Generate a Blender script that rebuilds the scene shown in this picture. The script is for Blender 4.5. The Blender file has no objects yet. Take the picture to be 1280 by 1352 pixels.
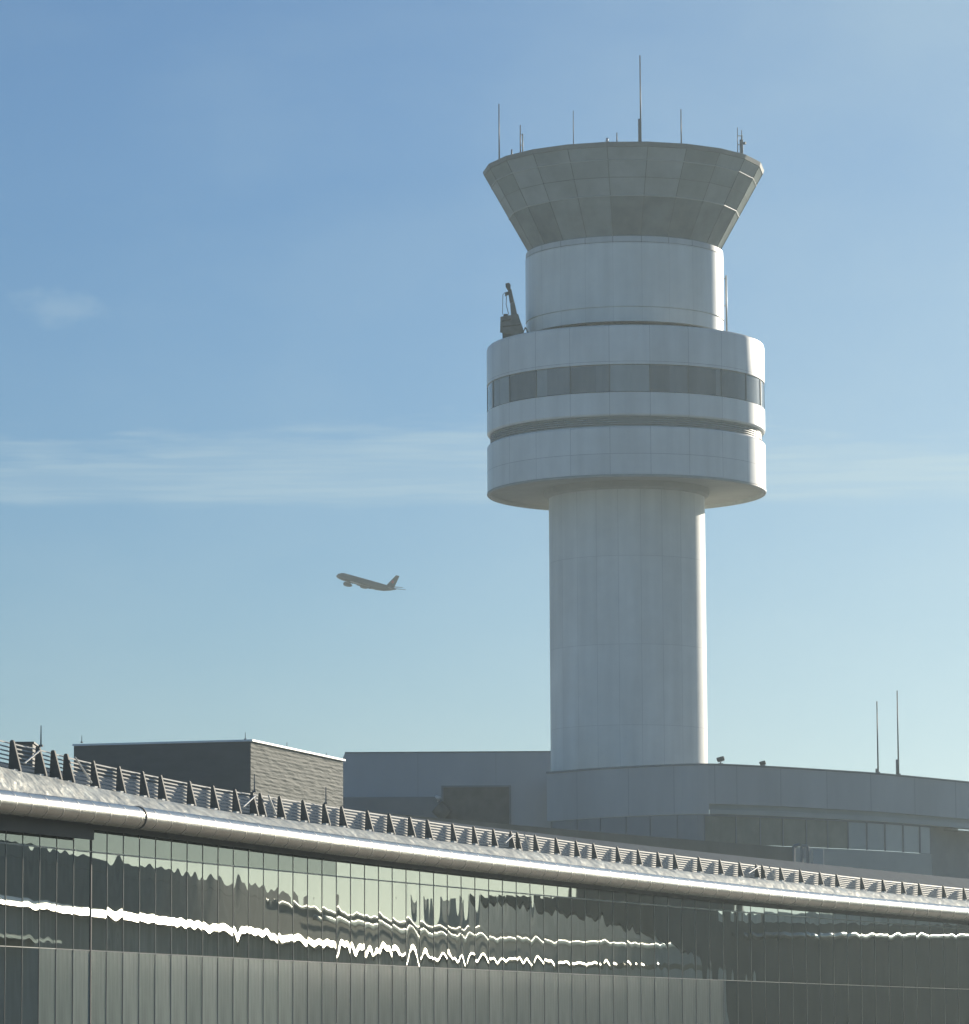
import bpy, bmesh, math, random
from mathutils import Vector, Matrix, Euler
R = math.radians
PI = math.pi
random.seed(11)
sc = bpy.context.scene
COL = sc.collection

# ------------------------------------------------------------------ camera
F = 5700.0                      # focal length in photo pixels (1280 wide)
EYE = 8.0                       # eye height above the ground
PITCH, ROLL = R(7.24), -0.0055
CAM = Vector((0, 0, EYE))
CM = (Matrix.Rotation(R(90) + PITCH, 3, 'X') @ Matrix.Rotation(ROLL, 3, 'Z'))
cd = bpy.data.cameras.new('camera'); cam = bpy.data.objects.new('camera', cd); COL.objects.link(cam)
cam.location = CAM; cam.rotation_euler = CM.to_euler()
cd.sensor_fit = 'HORIZONTAL'; cd.sensor_width = 36; cd.lens = 36 * F / 1280
cd.clip_start = 1; cd.clip_end = 60000
sc.camera = cam

def P(px, py, D):
    """world point seen at photo pixel (px,py) at northing D (survey helper)"""
    d = CM @ Vector(((px - 640) / F, -(py - 676) / F, -1))
    return CAM + d * (D / d.y)

def tab(t):
    """smooth (Catmull-Rom) table lookup with linear ends"""
    xs = [a for a, b in t]; ys = [b for a, b in t]
    def f(x):
        n = len(xs)
        if x <= xs[0]: return ys[0] + (x - xs[0]) * (ys[1] - ys[0]) / (xs[1] - xs[0])
        if x >= xs[-1]: return ys[-1] + (x - xs[-1]) * (ys[-1] - ys[-2]) / (xs[-1] - xs[-2])
        i = max(k for k in range(n - 1) if xs[k] <= x)
        def m(k):
            if k == 0: return (ys[1] - ys[0]) / (xs[1] - xs[0])
            if k == n - 1: return (ys[-1] - ys[-2]) / (xs[-1] - xs[-2])
            return (ys[k + 1] - ys[k - 1]) / (xs[k + 1] - xs[k - 1])
        h = xs[i + 1] - xs[i]; t_ = (x - xs[i]) / h
        return ((2*t_**3 - 3*t_**2 + 1) * ys[i] + (t_**3 - 2*t_**2 + t_) * h * m(i)
                + (-2*t_**3 + 3*t_**2) * ys[i + 1] + (t_**3 - t_**2) * h * m(i + 1))
    return f

# ------------------------------------------------------------------ materials
def mat(name, col, rough=0.6, metal=0.0, ior=1.45, var=0.0, vscale=1.0, bump=0.0, bscale=5.0, stretch=(1, 1, 1),
        col2=None, spec=0.5):
    m = bpy.data.materials.new(name); m.use_nodes = True
    nt = m.node_tree; b = nt.nodes['Principled BSDF']
    b.inputs['Roughness'].default_value = rough; b.inputs['Metallic'].default_value = metal
    b.inputs['IOR'].default_value = ior; b.inputs['Specular IOR Level'].default_value = spec
    b.inputs['Base Color'].default_value = (*col, 1)
    tc = nt.nodes.new('ShaderNodeTexCoord'); mp = nt.nodes.new('ShaderNodeMapping')
    mp.inputs['Scale'].default_value = stretch
    nt.links.new(tc.outputs['Object'], mp.inputs['Vector'])
    if var > 0:
        n = nt.nodes.new('ShaderNodeTexNoise'); n.inputs['Scale'].default_value = vscale
        n.inputs['Detail'].default_value = 6; n.inputs['Roughness'].default_value = 0.6
        nt.links.new(mp.outputs[0], n.inputs['Vector'])
        mr = nt.nodes.new('ShaderNodeMapRange'); mr.inputs['From Min'].default_value = 0.3; mr.inputs['From Max'].default_value = 0.7
        nt.links.new(n.outputs['Fac'], mr.inputs['Value'])
        mx = nt.nodes.new('ShaderNodeMix'); mx.data_type = 'RGBA'
        c2 = col2 or tuple(c * (1 + var) for c in col)
        mx.inputs['A'].default_value = (*[c * (1 - var) for c in col], 1); mx.inputs['B'].default_value = (*c2, 1)
        nt.links.new(mr.outputs[0], mx.inputs['Factor']); nt.links.new(mx.outputs['Result'], b.inputs['Base Color'])
    if bump > 0:
        n2 = nt.nodes.new('ShaderNodeTexNoise'); n2.inputs['Scale'].default_value = bscale; n2.inputs['Detail'].default_value = 3
        nt.links.new(mp.outputs[0], n2.inputs['Vector'])
        bp = nt.nodes.new('ShaderNodeBump'); bp.inputs['Strength'].default_value = 1.0; bp.inputs['Distance'].default_value = bump
        nt.links.new(n2.outputs['Fac'], bp.inputs['Height']); nt.links.new(bp.outputs[0], b.inputs['Normal'])
    return m

def N(nt, typ, **kw):
    n = nt.nodes.new(typ)
    for k, v in kw.items(): setattr(n, k, v)
    return n

def math_node(nt, op, a, b=None, c=None):
    n = N(nt, 'ShaderNodeMath', operation=op)
    for i, v in enumerate((a, b, c)):
        if v is None: continue
        if isinstance(v, (int, float)): n.inputs[i].default_value = v
        else: nt.links.new(v, n.inputs[i])
    return n.outputs[0]

def panel_mat(name, col, rings, nseg=22, phase=0.0, radius=8.0, rough=0.55, var=0.05, joint=0.6, jw=0.035, spec=0.5):
    """painted panels round the tower: fine joints between panels, slight panel-to-panel difference, streaks of dirt"""
    m = mat(name, col, rough, spec=spec); nt = m.node_tree; b = nt.nodes['Principled BSDF']
    tc = N(nt, 'ShaderNodeTexCoord'); sp = N(nt, 'ShaderNodeSeparateXYZ'); nt.links.new(tc.outputs['Object'], sp.inputs[0])
    ang = math_node(nt, 'ARCTAN2', sp.outputs[0], math_node(nt, 'MULTIPLY', sp.outputs[1], -1.0))
    a = math_node(nt, 'ADD', math_node(nt, 'MULTIPLY', ang, nseg / (2 * PI)), 100 - phase * nseg / (2 * PI))
    fr = math_node(nt, 'FRACT', a); idx = math_node(nt, 'FLOOR', a)
    arc = 2 * PI * radius / nseg
    e = math_node(nt, 'MULTIPLY', math_node(nt, 'MINIMUM', fr, math_node(nt, 'SUBTRACT', 1.0, fr)), arc)
    line = math_node(nt, 'LESS_THAN', e, jw * 0.5)
    row = 0.0
    for z in rings:
        d = math_node(nt, 'ABSOLUTE', math_node(nt, 'SUBTRACT', sp.outputs[2], z))
        line = math_node(nt, 'MAXIMUM', line, math_node(nt, 'LESS_THAN', d, jw * 0.5))
        g = math_node(nt, 'GREATER_THAN', sp.outputs[2], z)
        row = g if isinstance(row, float) else math_node(nt, 'ADD', row, g)
    wn = N(nt, 'ShaderNodeTexWhiteNoise', noise_dimensions='2D')
    cb = N(nt, 'ShaderNodeCombineXYZ'); nt.links.new(idx, cb.inputs[0])
    if not isinstance(row, float): nt.links.new(row, cb.inputs[1])
    nt.links.new(cb.outputs[0], wn.inputs['Vector'])
    mp = N(nt, 'ShaderNodeMapping'); mp.inputs['Scale'].default_value = (1.2, 1.2, 0.12)
    nt.links.new(tc.outputs['Object'], mp.inputs[0])
    ns = N(nt, 'ShaderNodeTexNoise'); ns.inputs['Scale'].default_value = 1.0; ns.inputs['Detail'].default_value = 7
    nt.links.new(mp.outputs[0], ns.inputs['Vector'])
    v = math_node(nt, 'ADD', math_node(nt, 'MULTIPLY', math_node(nt, 'SUBTRACT', wn.outputs[0], 0.5), var * 2),
                  math_node(nt, 'MULTIPLY', math_node(nt, 'SUBTRACT', ns.outputs['Fac'], 0.5), 0.34))
    n3 = N(nt, 'ShaderNodeTexNoise'); n3.inputs['Scale'].default_value = 0.22; n3.inputs['Detail'].default_value = 8; n3.inputs['Roughness'].default_value = 0.65
    nt.links.new(tc.outputs['Object'], n3.inputs['Vector'])
    v = math_node(nt, 'ADD', v, math_node(nt, 'MULTIPLY', math_node(nt, 'SUBTRACT', n3.outputs['Fac'], 0.5), 0.36))
    v = math_node(nt, 'ADD', v, 1.0)
    v = math_node(nt, 'MULTIPLY', v, math_node(nt, 'SUBTRACT', 1.0, math_node(nt, 'MULTIPLY', line, joint)))
    vm = N(nt, 'ShaderNodeVectorMath', operation='SCALE'); vm.inputs[0].default_value = col
    nt.links.new(v, vm.inputs['Scale']); nt.links.new(vm.outputs[0], b.inputs['Base Color'])
    return m

# ------------------------------------------------------------------ mesh helpers
def link(name, me, m=None, parent=None, smooth=False):
    o = bpy.data.objects.new(name, me); COL.objects.link(o)
    if m:
        for mm in (m if isinstance(m, (list, tuple)) else [m]): me.materials.append(mm)
    if parent: o.parent = parent
    if smooth:
        for p in me.polygons: p.use_smooth = True
    return o

def mesh(name, vs, fs, m=None, parent=None, smooth=False, mi=None, fix=True):
    me = bpy.data.meshes.new(name); me.from_pydata([tuple(v) for v in vs], [], fs)
    if mi:
        for p, i in zip(me.polygons, mi): p.material_index = i
    if fix:
        bm = bmesh.new(); bm.from_mesh(me); bmesh.ops.recalc_face_normals(bm, faces=bm.faces); bm.to_mesh(me); bm.free()
    return link(name, me, m, parent, smooth)

class MB:
    def __init__(s): s.v = []; s.f = []
    def add(s, vs, fs):
        o = len(s.v); s.v += [Vector(v) for v in vs]; s.f += [tuple(i + o for i in f) for f in fs]; return s
    def box(s, lo, hi, M=None):
        vs = [Vector((x, y, z)) for x in (lo[0], hi[0]) for y in (lo[1], hi[1]) for z in (lo[2], hi[2])]
        if M is not None: vs = [M @ v for v in vs]
        return s.add(vs, [(0, 1, 3, 2), (4, 6, 7, 5), (0, 4, 5, 1), (2, 3, 7, 6), (0, 2, 6, 4), (1, 5, 7, 3)])
    def tube(s, a, b, r0, r1=None, n=8):
        a = Vector(a); b = Vector(b); r1 = r0 if r1 is None else r1
        d = (b - a).normalized(); x = d.orthogonal().normalized(); y = d.cross(x)
        vs = []
        for p, r in ((a, r0), (b, r1)):
            vs += [p + (x * math.cos(2 * PI * k / n) + y * math.sin(2 * PI * k / n)) * r for k in range(n)]
        fs = [(k, (k + 1) % n, n + (k + 1) % n, n + k) for k in range(n)] + [tuple(range(n - 1, -1, -1)), tuple(range(n, 2 * n))]
        return s.add(vs, fs)
    def build(s, name, m, parent=None, smooth=False, bevel=0):
        o = mesh(name, s.v, s.f, m, parent, smooth)
        if bevel:
            bv = o.modifiers.new('bevel', 'BEVEL'); bv.width = bevel; bv.segments = 2; bv.limit_method = 'ANGLE'
        return o

def lathe(name, prof, m, parent, n=132, sharp=35, phase=0.0):
    """prof: list of (r,z); revolve about local Z"""
    vs = []; fs = []
    for r, z in prof:
        for k in range(n):
            a = 2 * PI * k / n + phase; vs.append((r * math.sin(a), -r * math.cos(a), z))
    for i in range(len(prof) - 1):
        for k in range(n):
            k2 = (k + 1) % n; fs.append((i * n + k, i * n + k2, (i + 1) * n + k2, (i + 1) * n + k))
    o = mesh(name, vs, fs, m, parent)
    o.data.set_sharp_from_angle(angle=R(sharp))
    for p in o.data.polygons: p.use_smooth = True
    return o

def frames(path):
    """horizontal outward normal (to the right of travel) at each path point"""
    out = []
    for i in range(len(path)):
        a = path[max(i - 1, 0)]; b = path[min(i + 1, len(path) - 1)]
        t = Vector((b.x - a.x, b.y - a.y, 0)).normalized(); out.append(Vector((t.y, -t.x, 0)))
    return out

def sweep(name, path, prof, m, parent=None, smooth=False, closed=False, sharp=None, mi=None):
    """prof: (n,z) offsets; n along the outward normal"""
    nr = frames(path); vs = []; fs = []; k = len(prof)
    for p, n in zip(path, nr):
        for a, z in prof: vs.append(p + n * a + Vector((0, 0, z)))
    kk = k if closed else k - 1
    for i in range(len(path) - 1):
        for j in range(kk):
            j2 = (j + 1) % k; fs.append((i * k + j, i * k + j2, (i + 1) * k + j2, (i + 1) * k + j))
    if closed:
        fs += [tuple(range(k - 1, -1, -1)), tuple(range((len(path) - 1) * k, len(path) * k))]
    o = mesh(name, vs, fs, m, parent, smooth)
    if sharp: o.data.set_sharp_from_angle(angle=R(sharp))
    return o

def loft(name, lines, m, parent=None, smooth=True):
    k = len(lines); n = len(lines[0]); vs = []; fs = []
    for i in range(n):
        for l in lines: vs.append(l[i])
    for i in range(n - 1):
        for j in range(k - 1): fs.append((i * k + j, i * k + j + 1, (i + 1) * k + j + 1, (i + 1) * k + j))
    return mesh(name, vs, fs, m, parent, smooth)

def thing(name, label, cat, loc=(0, 0, 0), group=None):
    o = bpy.data.objects.new(name, None); COL.objects.link(o); o.location = loc; o.empty_display_size = 0.5
    return tag(o, label, cat, group)
def tag(o, label=None, cat=None, group=None, kind=None):
    if label: o['label'] = label
    if cat: o['category'] = cat
    if group: o['group'] = group
    if kind: o['kind'] = kind
    return o

# ------------------------------------------------------------------ light and sky
HAZE = 0.00025
SUN_AZ, SUN_EL = R(32), R(13)
w = bpy.data.worlds.new('World'); sc.world = w; w.use_nodes = True
nt = w.node_tree; bg = nt.nodes['Background']
sky = N(nt, 'ShaderNodeTexSky', sky_type='NISHITA'); sky.sun_disc = False
sky.sun_elevation = SUN_EL; sky.sun_rotation = SUN_AZ
sky.altitude = 200; sky.air_density = 1.07; sky.dust_density = 0.30; sky.ozone_density = 5.6
tc = N(nt, 'ShaderNodeTexCoord'); sp = N(nt, 'ShaderNodeSeparateXYZ'); nt.links.new(tc.outputs['Generated'], sp.inputs[0])
el = math_node(nt, 'DEGREES', math_node(nt, 'ARCSINE', sp.outputs[2])) if False else math_node(nt, 'MULTIPLY', math_node(nt, 'ARCSINE', sp.outputs[2]), 180 / PI)
az = math_node(nt, 'MULTIPLY', math_node(nt, 'ARCTAN2', sp.outputs[0], sp.outputs[1]), 180 / PI)
def sstep(x, a, b):
    n = N(nt, 'ShaderNodeMapRange', interpolation_type='SMOOTHSTEP')
    n.inputs['From Min'].default_value = a; n.inputs['From Max'].default_value = b
    nt.links.new(x, n.inputs['Value']); return n.outputs[0]
def skynoise(sx, sy, scale, det=5, off=0.0):
    cb = N(nt, 'ShaderNodeCombineXYZ')
    nt.links.new(math_node(nt, 'MULTIPLY', az, sx), cb.inputs[0]); nt.links.new(math_node(nt, 'MULTIPLY_ADD', el, sy, off), cb.inputs[1])
    n = N(nt, 'ShaderNodeTexNoise', noise_dimensions='2D'); n.inputs['Scale'].default_value = scale; n.inputs['Detail'].default_value = det
    nt.links.new(cb.outputs[0], n.inputs['Vector']); return n.outputs['Fac']
# a long thin band of cirrus low in the sky, a small puff to the left
edge = math_node(nt, 'MULTIPLY', math_node(nt, 'SUBTRACT', skynoise(0.7, 5.0, 1.0, 9), 0.5), 0.9)
el2 = math_node(nt, 'ADD', math_node(nt, 'ADD', el, math_node(nt, 'MULTIPLY', math_node(nt, 'ABSOLUTE', az), 0.055)), edge)
band = math_node(nt, 'MULTIPLY', sstep(math_node(nt, 'ADD', el, math_node(nt, 'MULTIPLY', edge, 0.22)), 7.28, 7.46), math_node(nt, 'SUBTRACT', 1.0, sstep(el2, 8.15, 8.60)))
wisp = math_node(nt, 'MULTIPLY_ADD', sstep(skynoise(0.35, 6.5, 1.3, 10, 3.0), 0.33, 0.7), 0.5, 0.5)
band = math_node(nt, 'MULTIPLY', math_node(nt, 'MULTIPLY', band, wisp), 0.50)
pa = math_node(nt, 'DIVIDE', math_node(nt, 'ADD', az, 5.72), 0.62); pe = math_node(nt, 'DIVIDE', math_node(nt, 'SUBTRACT', el, 9.93), 0.26)
pr = math_node(nt, 'ADD', math_node(nt, 'MULTIPLY', pa, pa), math_node(nt, 'MULTIPLY', pe, pe))
pn = math_node(nt, 'MULTIPLY', math_node(nt, 'SUBTRACT', skynoise(1.6, 3.2, 1.0, 7, 5.0), 0.5), 2.6)
puff = math_node(nt, 'MULTIPLY', math_node(nt, 'SUBTRACT', 1.0, sstep(math_node(nt, 'ADD', pr, pn), -0.4, 1.4)), 0.26)
haz = math_node(nt, 'MULTIPLY', sstep(skynoise(0.25, 0.5, 1.0, 4, 9.0), 0.35, 0.8), 0.10)
veil = math_node(nt, 'MULTIPLY', math_node(nt, 'MULTIPLY', sstep(az, -3.0, 8.0), math_node(nt, 'SUBTRACT', 1.0, sstep(az, 10.0, 28.0))),
                 math_node(nt, 'MULTIPLY_ADD', skynoise(0.3, 0.4, 1.0, 5, 2.0), 0.35, 0.18))
cl = math_node(nt, 'MINIMUM', math_node(nt, 'ADD', math_node(nt, 'ADD', math_node(nt, 'ADD', band, puff), haz), veil), 1.0)
mx = N(nt, 'ShaderNodeMix', data_type='RGBA')
nt.links.new(cl, mx.inputs['Factor']); nt.links.new(sky.outputs[0], mx.inputs['A'])
mx.inputs['B'].default_value = (4.7, 6.4, 7.4, 1)
nt.links.new(mx.outputs['Result'], bg.inputs['Color'])
bg.inputs['Strength'].default_value = 0.082

sl = bpy.data.lights.new('sun', 'SUN'); so = bpy.data.objects.new('sun', sl); COL.objects.link(so)
sl.energy = 4.9; sl.angle = R(0.5); sl.color = (1.0, 0.90, 0.74)
sdir = Vector((math.sin(SUN_AZ) * math.cos(SUN_EL), math.cos(SUN_AZ) * math.cos(SUN_EL), math.sin(SUN_EL)))
so.rotation_euler = sdir.to_track_quat('Z', 'Y').to_euler(); so.location = sdir * 500
sc.view_settings.view_transform = 'Standard'; sc.view_settings.look = 'None'
sc.view_settings.exposure = 0.10; sc.view_settings.gamma = 1.0

# ------------------------------------------------------------------ ground
g = mat('ground_apron', (0.52, 0.52, 0.46), 0.8, var=0.2, vscale=0.05, bump=0.0)
gm = mesh('ground', [(-5000, -3000, 0), (5000, -3000, 0), (5000, 6000, 0), (-5000, 6000, 0)], [(0, 1, 2, 3)], g)
tag(gm, kind='structure')
am = mesh('tarmac', [(-60, 20, .006), (190, 20, .006), (190, 420, .006), (-60, 420, .006)], [(0, 1, 2, 3)], mat('tarmac_asphalt', (.05, .05, .048), .85, var=.25, vscale=.2)); tag(am, kind='structure')
hm = bpy.data.materials.new('thin_haze'); hm.use_nodes = True; nt = hm.node_tree; nt.nodes.clear()
ho = N(nt, 'ShaderNodeOutputMaterial'); hv = N(nt, 'ShaderNodeVolumePrincipled')
hv.inputs['Color'].default_value = (0.80, 0.96, 1.0, 1); hv.inputs['Density'].default_value = HAZE; hv.inputs['Anisotropy'].default_value = 0.65
hv.inputs['Density Attribute'].default_value = ''
nt.links.new(hv.outputs[0], ho.inputs['Volume'])
hz = MB(); hz.box((-5100, -3100, -1.0), (5100, 6100, 80.0)); ho_ = hz.build('haze', hm); tag(ho_, kind='stuff')

# ================================================================== CONTROL TOWER
TD = 300.0
base_pt = P(831, 1000, TD); top_pt = P(823.5, 215, TD)
TX = 0.5 * (base_pt.x + top_pt.x)
T = Vector((TX, TD, 0))
def tz(y, x=827): return P(x, y, TD).z
def tr(hw, z): return hw * (TD * math.cos(PITCH) + (z - EYE) * math.sin(PITCH)) / F
PH = R(8.0); STEP = 2 * PI / 22
tower = thing('control_tower', 'tall grey round control tower with a flared glass cab on top', 'control tower', T)
z_dt, z_db = tz(458.5), tz(654)
Rs, Rd, Ru = tr(103.3, tz(850)), tr(183.5, tz(560)), tr(131.0, tz(380))
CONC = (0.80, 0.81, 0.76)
m_shaft = panel_mat('shaft_paint', CONC, [tz(965), tz(860), tz(745)], phase=PH, radius=Rs, jw=0.03, joint=0.2, var=0.025)
m_drum = panel_mat('drum_panels', (0.82, 0.83, 0.79), [tz(624), tz(541), tz(506)], phase=PH, radius=Rd, jw=0.035, joint=0.32, var=0.04, rough=0.3)
m_upper = panel_mat('upper_panels', (0.81, 0.82, 0.77), [tz(345)], nseg=22, phase=PH, radius=Ru, jw=0.02, joint=0.2, var=0.02, rough=0.22)
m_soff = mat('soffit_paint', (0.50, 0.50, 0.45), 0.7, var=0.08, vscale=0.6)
m_dark = mat('gap_shade', (0.05, 0.055, 0.055), 0.7)
m_louv = mat('louvre_metal', (0.40, 0.42, 0.40), 0.45, var=0.08, vscale=2)
m_roof = mat('roof_membrane', (0.30, 0.30, 0.29), 0.8, var=0.1, vscale=0.4)

lathe('shaft', [(Rs, 0), (Rs, z_db + 0.3)], m_shaft, tower)
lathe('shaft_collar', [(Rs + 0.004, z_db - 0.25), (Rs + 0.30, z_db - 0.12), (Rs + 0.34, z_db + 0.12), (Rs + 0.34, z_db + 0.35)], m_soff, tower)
# lower drum
z_l0, z_l1 = tz(589), tz(575.5)
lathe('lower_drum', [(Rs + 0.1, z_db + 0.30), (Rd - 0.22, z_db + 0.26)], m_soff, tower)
lathe('drum_rim', [(Rd - 0.22, z_db + 0.27), (Rd - 0.16, z_db), (Rd - 0.02, z_db), (Rd + 0.03, z_db + 0.06), (Rd + 0.03, z_db + 0.16), (Rd - 0.03, z_db + 0.19)], m_louv, tower)
lathe('drum_wall', [(Rd - 0.05, z_db + 0.185), (Rd, z_db + 0.20), (Rd, z_l0 - 0.12), (Rd - 0.10, z_l0), (Rd - 0.5, z_l0 + 0.01)], m_drum, tower)
lv = [(Rd - 0.5, z_l0 + 0.012)]
nl = 5; hgt = z_l1 - z_l0
for i in range(nl):
    z0 = z_l0 + 0.012 + hgt * i / nl; lv += [(Rd - 0.22, z0 + hgt / nl * 0.15), (Rd - 0.24, z0 + hgt / nl * 0.6), (Rd - 0.42, z0 + hgt / nl * 0.7), (Rd - 0.42, z0 + hgt / nl * 0.95)]
lathe('louvre_band', lv, m_louv, tower, sharp=20)
# upper part of the drum with its ring of windows
z_w0, z_w1 = tz(545), tz(510)
lathe('drum_wall', [(Rd - 0.5, z_l1), (Rd - 0.10, z_l1 + 0.01), (Rd, z_l1 + 0.13), (Rd, z_w0 - 0.03), (Rd - 0.12, z_w0)], m_drum, tower)
lathe('drum_wall', [(Rd - 0.12, z_w1), (Rd, z_w1 + 0.03), (Rd, z_dt - 0.30), (Rd - 0.04, z_dt - 0.12), (Rd - 0.14, z_dt - 0.03), (Rd - 0.30, z_dt), (Rd - 0.45, z_dt - 0.01), (Rd - 0.5, z_dt - 0.3)], m_drum, tower)
lathe('drum_roof', [(Rd - 0.49, z_dt - 0.32), (1.0, z_dt - 0.30)], m_roof, tower)
m_mull = mat('window_frame_paint', (0.16, 0.18, 0.18), 0.5)
wtone = [(0.27, 0.30, 0.305), (0.17, 0.19, 0.195), (0.36, 0.40, 0.40), (0.22, 0.245, 0.255), (0.45, 0.49, 0.49)]
m_win = [mat('drum_window_glass', c, 0.12, ior=1.5, var=0.14, vscale=0.7, stretch=(1, 1, .4)) for c in wtone]
order = [4, 2, 1, 3, 1, 2, 1, 0, 1, 2, 2, 4, 0, 1, 3, 2, 1, 0, 2, 3, 1, 2]
def arcpiece(mb, r0, r1, a0, a1, z0, z1, n=4):
    vs = []; fs = []
    for k in range(n + 1):
        a = a0 + (a1 - a0) * k / n; s, c = math.sin(a), -math.cos(a)
        vs += [(r1 * s, r1 * c, z0), (r1 * s, r1 * c, z1), (r0 * s, r0 * c, z1), (r0 * s, r0 * c, z0)]
    for k in range(n):
        b = 4 * k
        for j in range(4): fs.append((b + j, b + (j + 1) % 4, b + 4 + (j + 1) % 4, b + 4 + j))
    fs += [(0, 3, 2, 1), (4 * n, 4 * n + 1, 4 * n + 2, 4 * n + 3)]
    mb.add(vs, fs)
for k in range(22):
    a0 = PH + STEP * (k - 6); a1 = a0 + STEP
    mb = MB(); arcpiece(mb, Rd - 0.30, Rd - 0.07, a0 + 0.004, a1 - 0.004, z_w0 + 0.03, z_w1 - 0.03, 6)
    wo = mb.build('window', [m_win[order[k]], m_win[(order[k] * 2 + 1) % 5]], tower)
    if k % 3 != 2:
        cut = 1 + (k * 7) % 5
        for pi_, pl_ in enumerate(wo.data.polygons):
            if pi_ < 24 and (pi_ // 4 >= cut) == (k % 2 == 0): pl_.material_index = 1
    f = MB(); arcpiece(f, Rd - 0.28, Rd - 0.012, a0 - 0.0035, a0 + 0.0035, z_w0 + 0.004, z_w1 - 0.004, 1)
    f.build('window_frame', m_mull, wo)
# upper cylinder under the cab
zc_b, zc_r = z_dt - 0.31, tz(344)
zr0 = tz(428)
lathe('upper_cylinder', [(Ru - 0.32, tz(446)), (Ru - 0.03, tz(446) + 0.02), (Ru - 0.03, zr0), (Ru - 0.14, zr0 + 0.005), (Ru - 0.14, zr0 + 0.07), (Ru, zr0 + 0.075), (Ru, zc_r)], m_upper, tower)
lathe('plinth', [(Ru - 0.34, zc_b + 0.001), (Ru - 0.34, tz(445))], m_dark, tower)  # near-black paint for the shadow line below the cylinder
Rc0 = tr(125.0, tz(332)); Rc1 = tr(183.0, tz(222)) 
zc0, zc1 = tz(335), tz(229)
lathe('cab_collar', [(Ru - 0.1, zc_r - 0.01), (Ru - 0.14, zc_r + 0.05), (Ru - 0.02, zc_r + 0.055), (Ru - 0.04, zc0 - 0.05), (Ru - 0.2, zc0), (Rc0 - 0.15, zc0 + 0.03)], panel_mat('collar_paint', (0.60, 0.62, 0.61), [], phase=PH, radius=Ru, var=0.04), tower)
dp = MB(); aa = R(86)
pp = [Vector(((Ru + 0.16) * math.sin(aa), -(Ru + 0.16) * math.cos(aa), z)) for z in (tz(446), tz(366))]
dp.tube(pp[0], pp[1], 0.06)
for t_ in (0.05, 0.5, 0.95):
    q = pp[0].lerp(pp[1], t_); dp.tube(q, Vector((Ru * math.sin(aa), -Ru * math.cos(aa), q.z)), 0.03)
dp.build('downpipe', m_louv, tower, True)
# the cab: 22 facets of outward leaning glass in four rows
rows = [0.0, 0.455, 0.66, 0.855, 1.0]
zg1 = tz(231.5)
def cabr(t): return Rc0 + (Rc1 - Rc0) * t
def cabz(t): return zc0 + 0.03 + (zg1 - zc0 - 0.03) * t
ctone = [(0.33, 0.37, 0.355), (0.29, 0.325, 0.31), (0.36, 0.40, 0.385), (0.31, 0.35, 0.33), (0.40, 0.44, 0.425)]
m_cab = [mat('cab_glass', c, 0.3, ior=1.15, var=0.16, vscale=0.35, spec=0.03) for c in ctone]
m_cabd = [mat('cab_glass_low', c, 0.25, ior=1.15, var=0.2, vscale=0.5, spec=0.05) for c in ((.27, .305, .295), (.22, .25, .245), (.31, .345, .33))]
m_cabf = mat('cab_frame_paint', (0.42, 0.46, 0.44), 0.4)
m_cabv = mat('cab_mullion_paint', (0.17, 0.19, 0.18), 0.4)
m_fasc = mat('fascia_paint', (0.23, 0.25, 0.24), 0.5, var=0.06, vscale=0.8)
def cpt(a, t, off=0.0): 
    r = cabr(t) + off; return Vector((r * math.sin(a), -r * math.cos(a), cabz(t)))
random.seed(5)
for k in range(22):
    a0 = PH + STEP * k; a1 = a0 + STEP
    vs = []; fs = []; mi = []
    tone = random.randrange(5)
    for j in range(4):
        b = len(vs); dz = random.uniform(-.01, .01)
        vs += [cpt(a0, rows[j]), cpt(a1, rows[j], dz), cpt(a1, rows[j + 1]), cpt(a0, rows[j + 1], dz)]
        fs.append((b, b + 1, b + 2, b + 3)); mi.append(2 if j == 0 else 1 if random.random() < .25 else 0)
    o = mesh('cab_window', vs, fs, [m_cab[tone], m_cab[(tone + 2) % 5], m_cabd[tone % 3]], tower, mi=mi, fix=False)
    f = MB()
    A, B = cpt(a0, 0, .02), cpt(a0, 1, .02)
    f.tube(A, B, 0.022, n=4)
    f.build('cab_mullion', m_cabv, o)
for j, rr in ((1, 0.05), (2, 0.016), (3, 0.045)):
    f = MB()
    for k in range(22):
        a0 = PH + STEP * k; f.tube(cpt(a0, rows[j], .015), cpt(a0 + STEP, rows[j], .015), rr, n=6)
    f.build('cab_transom', m_cabf if j != 2 else m_cabv, tower)
lathe('cab_fascia', [(Rc1 - 0.02, zg1), (Rc1 + 0.06, zg1 + 0.02), (Rc1 + 0.15, zc1 + 0.15), (Rc1 + 0.10, zc1 + 0.20), (Rc1 - 0.5, zc1 + 0.22)], m_fasc, tower, n=22, sharp=8, phase=PH)
lathe('cab_roof', [(Rc1 - 0.49, zc1 + 0.20), (0.5, zc1 + 0.25)], m_roof, tower, n=22, phase=PH)
lathe('cab_floor', [(Rc0 - 0.16, zc0 + 0.035), (0.5, zc0 + 0.04)], m_roof, tower, n=44)

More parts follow.
